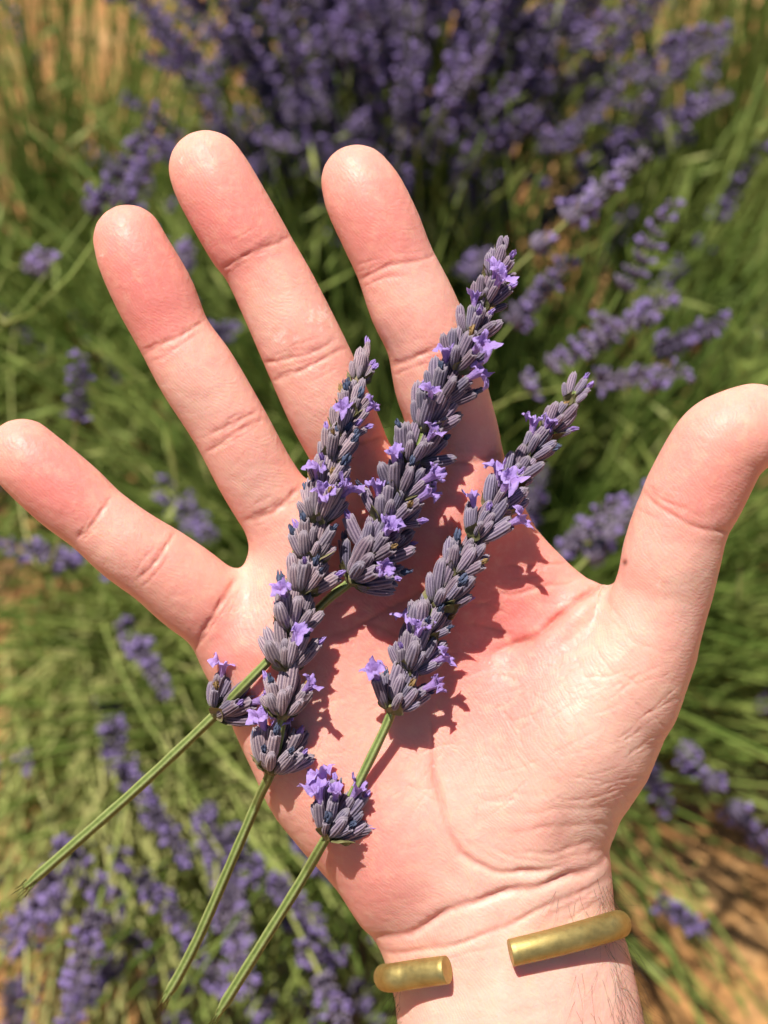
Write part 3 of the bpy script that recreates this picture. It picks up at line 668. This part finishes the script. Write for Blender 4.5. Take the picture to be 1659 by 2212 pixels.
def build_sprig(key):
    g = SPRIGS[key]; ax = spline(np.array(g['axis'], float), 160)
    wh = g['whorls']; main = [w for w in wh if not (key == 'B' and w[0] < 500) and not (key == 'C' and w[0] < 720)]
    bx = max(w[1] for w in main)
    def extra(u, v):
        e = 4.4 if v < bx+8 else 2.2
        if v < bx and v < bx-0.75*(bx-min(w[1] for w in main)): e = 3.0
        if key == 'A' and 1250 < v < 1520: e += 2.6
        return e
    z = rest_z(ax, extra)
    C3 = np.array([P(a[0], a[1], zz) for a, zz in zip(ax, z)])
    STEMZ[key] = (ax, z)
    base = C3[-1]
    root = bpy.data.objects.new('lavender_sprig', None); col.objects.link(root); root.empty_display_size = 0.01
    W0 = HAND @ Matrix.Translation(Vector(base)); root.matrix_basis = W0
    Wi = Matrix.Translation(-Vector(base))              # hand space -> root local (mm)
    tag(root, g['label'], 'lavender', 'lavender sprigs on the palm')
    seq = C3
    put('stem', stem_mesh(seq, .62, 1.06, fray=True), root, local=Wi)
    slots = []
    for wi, (u, v, sc_, n, tilt) in enumerate(wh):
        i = int(np.argmin(np.hypot(ax[:, 0]-u, ax[:, 1]-v))); p = C3[i]
        T = C3[max(i-3, 0)]-C3[min(i+3, len(C3)-1)]; T[2] = min(.3*T[2], 0.02*np.linalg.norm(T)); T /= np.linalg.norm(T)
        N = np.array([0, 0, 1.0]); N -= T*(N@T); N /= np.linalg.norm(N); B = np.cross(T, N)
        fr = Matrix(((N[0], B[0], T[0]), (N[1], B[1], T[1]), (N[2], B[2], T[2])))
        wl = Wi @ Matrix.Translation(Vector(p)) @ fr.to_4x4()
        o = put('flower_whorl', NODE, root, local=wl @ Matrix.Scale(max(.5, .85*sc_) if n > 4 else .35, 4)); wb = o.matrix_basis.inverted()
        ph = rng.uniform(0, 6)
        n = int(round(n*1.42)) if n > 4 else n; nout = max(1, int(round(n*.46))); nmid = max(1, int(round(n*.34)))
        for q in range(n):
            outer = q < nout; mid = nout <= q < nout+nmid
            a = ph+2*math.pi*(q/nout if outer else (q-nout+.5)/nmid if mid else (q-nout-nmid+.2)/max(1, n-nout-nmid))+rng.normal(0, .16)
            tl = math.radians((tilt*1.04 if outer else tilt*.74 if mid else tilt*.36)+rng.normal(0, 8))
            cn, sn = math.cos(a), math.sin(a)
            if cn < -.2: tl *= 1-.45*(-cn-.2)/.8        # pressed by the skin below
            if n <= 2: tl = math.radians(6+8*q)
            rad = np.array(N)*cn+np.array(B)*sn
            d = T*math.cos(tl)+rad*math.sin(tl); L_ = sc_*(.95 if outer else 1.05)*rng.uniform(.70, 1.18)
            pos = p+rad*(1.7*sc_ if outer else 1.3*sc_ if mid else .8*sc_)+T*(rng.uniform(-.3, .5) if outer else rng.uniform(.8, 1.8) if mid else rng.uniform(2.2, 3.4))*sc_
            x = -(rad-d*(rad@d)); x /= np.linalg.norm(x); y = np.cross(d, x)
            m = Matrix(((x[0], y[0], d[0]), (x[1], y[1], d[1]), (x[2], y[2], d[2]))).to_4x4()
            wdt = L_*rng.uniform(.86, 1.05)
            mm = Matrix.Translation(Vector(pos)) @ m @ Matrix.Diagonal((wdt, wdt, L_, 1))
            slots.append(dict(pos=pos, d=d, m=m, L=L_, mm=mm, whorl=o, wb=wb, cn=cn, bend=x, kind=None, sc=sc_, outer=outer or mid))
        for q in range(3 if n > 3 else 1):              # bracts under the cluster
            a = (rng.normal(0, .7) if q == 2 else ph+math.pi*q+rng.normal(0, .5)); cn, sn = math.cos(a), math.sin(a)
            rad = N*cn+B*sn; tl = math.radians(tilt*.9+12); d = T*math.cos(tl)+rad*math.sin(tl); x = -(rad-d*(rad@d)); x /= np.linalg.norm(x); y = np.cross(d, x)
            m = Matrix(((x[0], y[0], d[0]), (x[1], y[1], d[1]), (x[2], y[2], d[2]))).to_4x4()
            bm = Matrix.Translation(Vector(p+rad*1.3*sc_-T*.5)) @ m @ Matrix.Scale(sc_*rng.uniform(.75, 1.1), 4)
            put('bract', BRA[rng.integers(4)], o, local=wb @ Wi @ bm)
    tip = np.array([s_['pos']+s_['d']*(6.9*s_['L']+2.2) for s_ in slots]); tuv = UV(tip)
    for u, v in g['cor']:
        dist = np.hypot(tuv[:, 0]-u, tuv[:, 1]-v)+np.array([(0 if s_['cn'] > .05 else 45 if s_['cn'] > -.4 else 120)+(0 if s_['outer'] else 14) for s_ in slots])+np.array([999 if s_['kind'] else 0 for s_ in slots])
        slots[int(np.argmin(dist))]['kind'] = 'corolla'
    for s_ in slots:
        if s_['kind'] is None:
            r = rng.random(); s_['kind'] = 'withered' if r < .14 and s_['sc'] > .75 else 'dry' if r < .205 and s_['sc'] > .75 else 'closed' if r < .29 else 'bud'
        op = s_['kind'] in ('corolla', 'withered', 'dry', 'closed')
        me = CALO[rng.integers(3)] if op else CAL[rng.integers(5)]
        c = put('calyx', me, s_['whorl'], local=s_['wb'] @ Wi @ s_['mm'])
        k = rng.uniform(.70, 1.28); t = g['tint']; vr = rng.uniform(-.03, .03)
        c.color = (t[0]*k+vr, t[1]*k, t[2]*k-vr*.6, 1)
        if op:
            lib = {'corolla': COR, 'withered': WIT, 'dry': DRY, 'closed': BUD}[s_['kind']]; nm = {'corolla': 'corolla', 'withered': 'withered_corolla', 'dry': 'dried_floret', 'closed': 'flower_bud'}[s_['kind']]
            pp = s_['pos']+s_['d']*6.9*s_['L']*.97+s_['bend']*.8
            mm = Matrix.Translation(Vector(pp)) @ s_['m'] @ Matrix.Rotation(math.pi+rng.normal(0, .7), 4, 'Z') @ Matrix.Scale((1.0 if nm == 'corolla' else 1.1)*rng.uniform(.85, 1.2)*(.9 if s_['sc'] < .85 else 1), 4)
            put(nm, lib[rng.integers(len(lib))], s_['whorl'], local=s_['wb'] @ Wi @ mm)
for key in ('B', 'A', 'C'): build_sprig(key)

# ------------------------------------------------------------------ lavender bushes in the field
def spike_mesh(i):
    r_ = np.random.default_rng(500+i); V, F, mi = [], [], []
    Ln = r_.uniform(.048, .072); nw = int(Ln/.0075)
    def bud(p, d, L_, r, m, ns=5):
        d = d/np.linalg.norm(d); a = np.cross(d, [.31, .2, .93]); a /= np.linalg.norm(a); b = np.cross(d, a); o = len(V)
        for t, k in ((0, .4), (.4, 1), (.85, .8)):
            for q in range(ns): V.append(p+d*L_*t+r*k*(a*math.cos(6.283*q/ns)+b*math.sin(6.283*q/ns)))
        V.append(p+d*L_)
        for j in range(2):
            for q in range(ns): F.append((o+j*ns+q, o+j*ns+(q+1) % ns, o+(j+1)*ns+(q+1) % ns, o+(j+1)*ns+q)); mi.append(m)
        for q in range(ns): F.append((o+2*ns+q, o+2*ns+(q+1) % ns, o+3*ns)); mi.append(m)
    zs = list(np.linspace(0, Ln*.93, nw))
    if r_.random() < .5: zs = [-.022]+zs
    for z in zs:
        t = max(0, z/Ln); s_ = 1-.45*t; ph = r_.uniform(0, 6); n = int(10-4*t)
        for q in range(n):
            a = ph+6.283*q/n; rad = np.array([math.cos(a), math.sin(a), 0]); tl = math.radians(r_.normal(44, 8))
            d = rad*math.sin(tl)+np.array([0, 0, math.cos(tl)]); p = rad*.001+np.array([0, 0, z]); L_ = .0072*s_*r_.uniform(.85, 1.2)
            bud(p, d, L_, .0015*s_, 0)
            if r_.random() < .24:
                for e in range(3): bud(p+d*L_*.9, d+r_.normal(0, .8, 3), .0038, .0013, 1, 4)
    return mesh_from('flower_spike', V, F, [M_bgcalyx, M_bgpetal], True, mi)
SPK = [spike_mesh(i) for i in range(9)]
def stalk_pts(L_, bend, wob):
    t = np.linspace(0, 1, 9)[:, None]; ph = wob*6
    return np.hstack([bend*L_*t**2+.012*np.sin(3*t+ph)*t, .014*np.sin(2.3*t+ph*2)*t, L_*(t-.35*bend*bend*t**2)])
def stalk_mesh(c, r, add=None):
    V, F = add if add else ([], []); o = len(V); n = len(c)
    for i in range(n):
        rr = r*(1-.35*i/(n-1))
        t = c[min(i+1, n-1)]-c[max(i-1, 0)]; t /= np.linalg.norm(t); a = np.cross(t, [.1, .9, .2]); a /= np.linalg.norm(a); b = np.cross(t, a)
        for k in range(4): V.append(c[i]+rr*(a*math.cos(k*1.571)+b*math.sin(k*1.571)))
    for i in range(n-1):
        for k in range(4): F.append((o+i*4+k, o+i*4+(k+1) % 4, o+(i+1)*4+(k+1) % 4, o+(i+1)*4+k))
    return V, F
STK = []
for i in range(14):
    L_ = .25+.018*i; c = stalk_pts(L_, rng.uniform(-.05, .42), rng.random())
    V, F = stalk_mesh(c, .0015); tt = c[-1]-c[-2]; tt /= np.linalg.norm(tt)
    STK.append((mesh_from('flower_stalk', V, F, M_bgstem), Matrix.Translation(Vector(c[-1])) @ Vector(tt).to_track_quat('Z', 'Y').to_matrix().to_4x4(), c))
def frame_dir(az, lean, spin=0):
    d = Vector((math.sin(lean)*math.cos(az), math.sin(lean)*math.sin(az), math.cos(lean)))
    outw = Vector((math.cos(az), math.sin(az), 0)); x = outw-d*outw.dot(d)
    if x.length < 1e-3: x = Vector((1, 0, 0))
    x.normalize(); y = d.cross(x)
    m = Matrix((x, y, d)).transposed().to_4x4()
    return m @ Matrix.Rotation(spin, 4, 'Z')
def build_bush(cx, cy, label, n, mass, lean_rng, scale=1.0, az_rng=(0, 2*math.pi), rad=.10, power=.6, leaves=3000, seed=0, lt=.2):
    r_ = np.random.default_rng(900+seed)
    root = bpy.data.objects.new('lavender_bush', None); col.objects.link(root); root.location = (cx, cy, 0); root.empty_display_size = .05
    tag(root, label, 'lavender bush', 'lavender bushes in the field')
    FWD = -np.array(R3.col[2]); CA = np.array(CAM); ROOT = np.array((cx, cy, 0.0))
    def sample(c=None):
        for tr in range(60):
            m = sample0()
            if c is None: return m
            a = np.array(m); q = c@a[:3, :3].T+a[:3, 3]; e = q[-1]-q[-2]; q = np.vstack([q, q[-1]+e/np.linalg.norm(e)*.075])+ROOT
            if ((q-CA)@FWD).min() > .43: return m
        return m
    def sample0():
        az = r_.uniform(*az_rng); ln = math.radians(lean_rng[0]+(lean_rng[1]-lean_rng[0])*r_.random()**power); rb = rad*math.sqrt(r_.random())
        ab = az+r_.normal(0, .7)
        return Matrix.Translation((rb*math.cos(ab), rb*math.sin(ab), .03)) @ frame_dir(az+r_.normal(0, .12), ln, r_.normal(0, .5)) @ Matrix.Scale(scale*r_.uniform(.88, 1.08), 4)
    for q in range(n):
        me, tipm, c = STK[r_.integers(len(STK))]
        s_ = put('flower_stalk', me, root, local=sample(c))
        put('flower_spike', SPK[r_.integers(len(SPK))], s_, local=tipm @ Matrix.Rotation(r_.uniform(0, 6), 4, 'Z') @ Matrix.Scale(r_.uniform(.85, 1.2), 4))
    V, F = [], []
    for q in range(mass):
        L_ = r_.uniform(.16, .42); c = stalk_pts(L_, r_.uniform(0, .4), r_.random()); m = np.array(sample(c)); c = c@m[:3, :3].T+m[:3, 3]
        stalk_mesh(c, .0014*r_.uniform(.8, 1.25), (V, F))
    o = put('stalk_mass', mesh_from('stalk_mass', V, F, M_bgstem), root, local=Matrix()); o['kind'] = 'stuff'
    V, F = [], []
    for q in range(leaves):
        m = np.array(sample()); t = r_.random()**1.4*lt; p = m[:3, 3]+m[:3, 2]*t
        d = m[:3, 2]*.7+r_.normal(0, .5, 3); d /= np.linalg.norm(d); sd = np.cross(d, r_.normal(0, 1, 3)); sd /= np.linalg.norm(sd); L_ = r_.uniform(.02, .045); wd = r_.uniform(.0009, .0019)
        o_ = len(V); V += [p, p+d*L_*.5+sd*wd, p+d*L_, p+d*L_*.5-sd*wd]; F.append((o_, o_+1, o_+2, o_+3))
    o = put('foliage', mesh_from('foliage', V, F, M_bgleaf), root, local=Matrix()); o['kind'] = 'stuff'
    return root
PI = math.pi
b_main = build_bush(0.06, 0.50, 'large lavender bush with green stems spreading out beneath the hand', 40, 1900, (6, 70), 1.0, (-0.2*PI, 1.6*PI), rad=.12, power=.9, leaves=5000, seed=1, lt=.42)
b_left = build_bush(-0.21, 0.57, 'lavender bush whose long bare stems lean out over bare soil beside the little finger', 40, 900, (30, 66), 1.05, (-0.50*PI, -0.26*PI), rad=.08, power=.8, leaves=700, seed=5, lt=.2)
build_bush(0.0, 0.80, 'densely flowering purple lavender bush just beyond the fingertips', 190, 220, (0, 12), .95, (-PI, PI), rad=.07, power=.75, leaves=900, seed=2, lt=.25)
build_bush(0.03, 0.98, 'purple lavender bush standing behind the densely flowering one', 170, 150, (4, 26), .95, (-0.62*PI, -0.38*PI), rad=.09, power=.75, leaves=500, seed=6)
build_bush(0.27, 0.86, 'lavender bush with upright pale green stems beyond the thumb', 25, 600, (0, 26), 1.0, (-0.35*PI, 0.9*PI), rad=.06, leaves=900, seed=3, lt=.3)
b_dry = build_bush(-0.27, 0.82, 'lavender bush with dry yellowish stems and few flower spikes', 25, 800, (0, 44), .95, rad=.10, leaves=2000, seed=4, lt=.4)

def world_at(u, v, depth):          # a point on the sight line of a pixel, at a distance measured along the lens axis
    return CAM + R3 @ Vector(((u-PXW/2)*S/320*depth, (PXH/2-v)*S/320*depth, -depth))
def add_spike(bush, u0, v0, u1, v1, d0, d1):
    """one flower stalk of a bush that stands clear of the others, from the root to a spike between two pixels"""
    a, b = np.array(world_at(u0, v0, d0)), np.array(world_at(u1, v1, d1)); root = np.array(bush.location)
    d = b-a; Ln = np.linalg.norm(d); d /= Ln
    r0 = root+np.array([rng.normal(0, .03), rng.normal(0, .03), .03]); t = np.linspace(0, 1, 12)[:, None]
    h = np.linalg.norm(a-r0); c1 = r0+np.array([0, 0, .35*h])+.2*(a-r0); c2 = a-d*.4*h
    c = (1-t)**3*r0+3*t*(1-t)**2*c1+3*t*t*(1-t)*c2+t**3*a
    V, F = stalk_mesh(c-root, .0009)
    s_ = put('flower_stalk', mesh_from('flower_stalk', V, F, M_bgstem), bush, local=Matrix())
    k = rng.integers(len(SPK)); L0 = max(v.co.z for v in SPK[k].vertices)
    m = Matrix.Translation(Vector(a-root)) @ Vector(d).to_track_quat('Z', 'Y').to_matrix().to_4x4() @ Matrix.Rotation(rng.uniform(0, 6), 4, 'Z')
    put('flower_spike', SPK[k], s_, local=m @ Matrix.Diagonal((.92, .92, Ln/L0, 1)))
for q in ((1105,700,1235,555),(1190,795,1330,690),(1270,745,1470,632),(1345,625,1462,425),(1225,478,1400,330),(1290,825,1490,800),(1215,1190,1345,1075),(1270,1205,1420,1040),(1420,760,1570,690)):
    add_spike(b_main, *q, rng.uniform(.60, .66), rng.uniform(.60, .66))
for q in ((195,462,350,232),(262,440,330,330),(70,570,105,555),(165,905,178,760)):
    add_spike(b_dry, *q, rng.uniform(.62, .68), rng.uniform(.62, .68))
for q in ((290,1385,360,1500),(320,1740,415,1860),(480,1790,570,1900),(300,1890,420,2020),(590,1900,700,2000),(640,1800,720,1900),(410,2030,500,2160),(160,2120,165,2200)):
    add_spike(b_left, *q, rng.uniform(.66, .74), rng.uniform(.64, .72))
for q in ((1580,1740,1690,1870),(1400,1660,1450,1760),(1480,1620,1510,1670)):
    add_spike(b_main, *q, rng.uniform(.66, .74), rng.uniform(.64, .72))
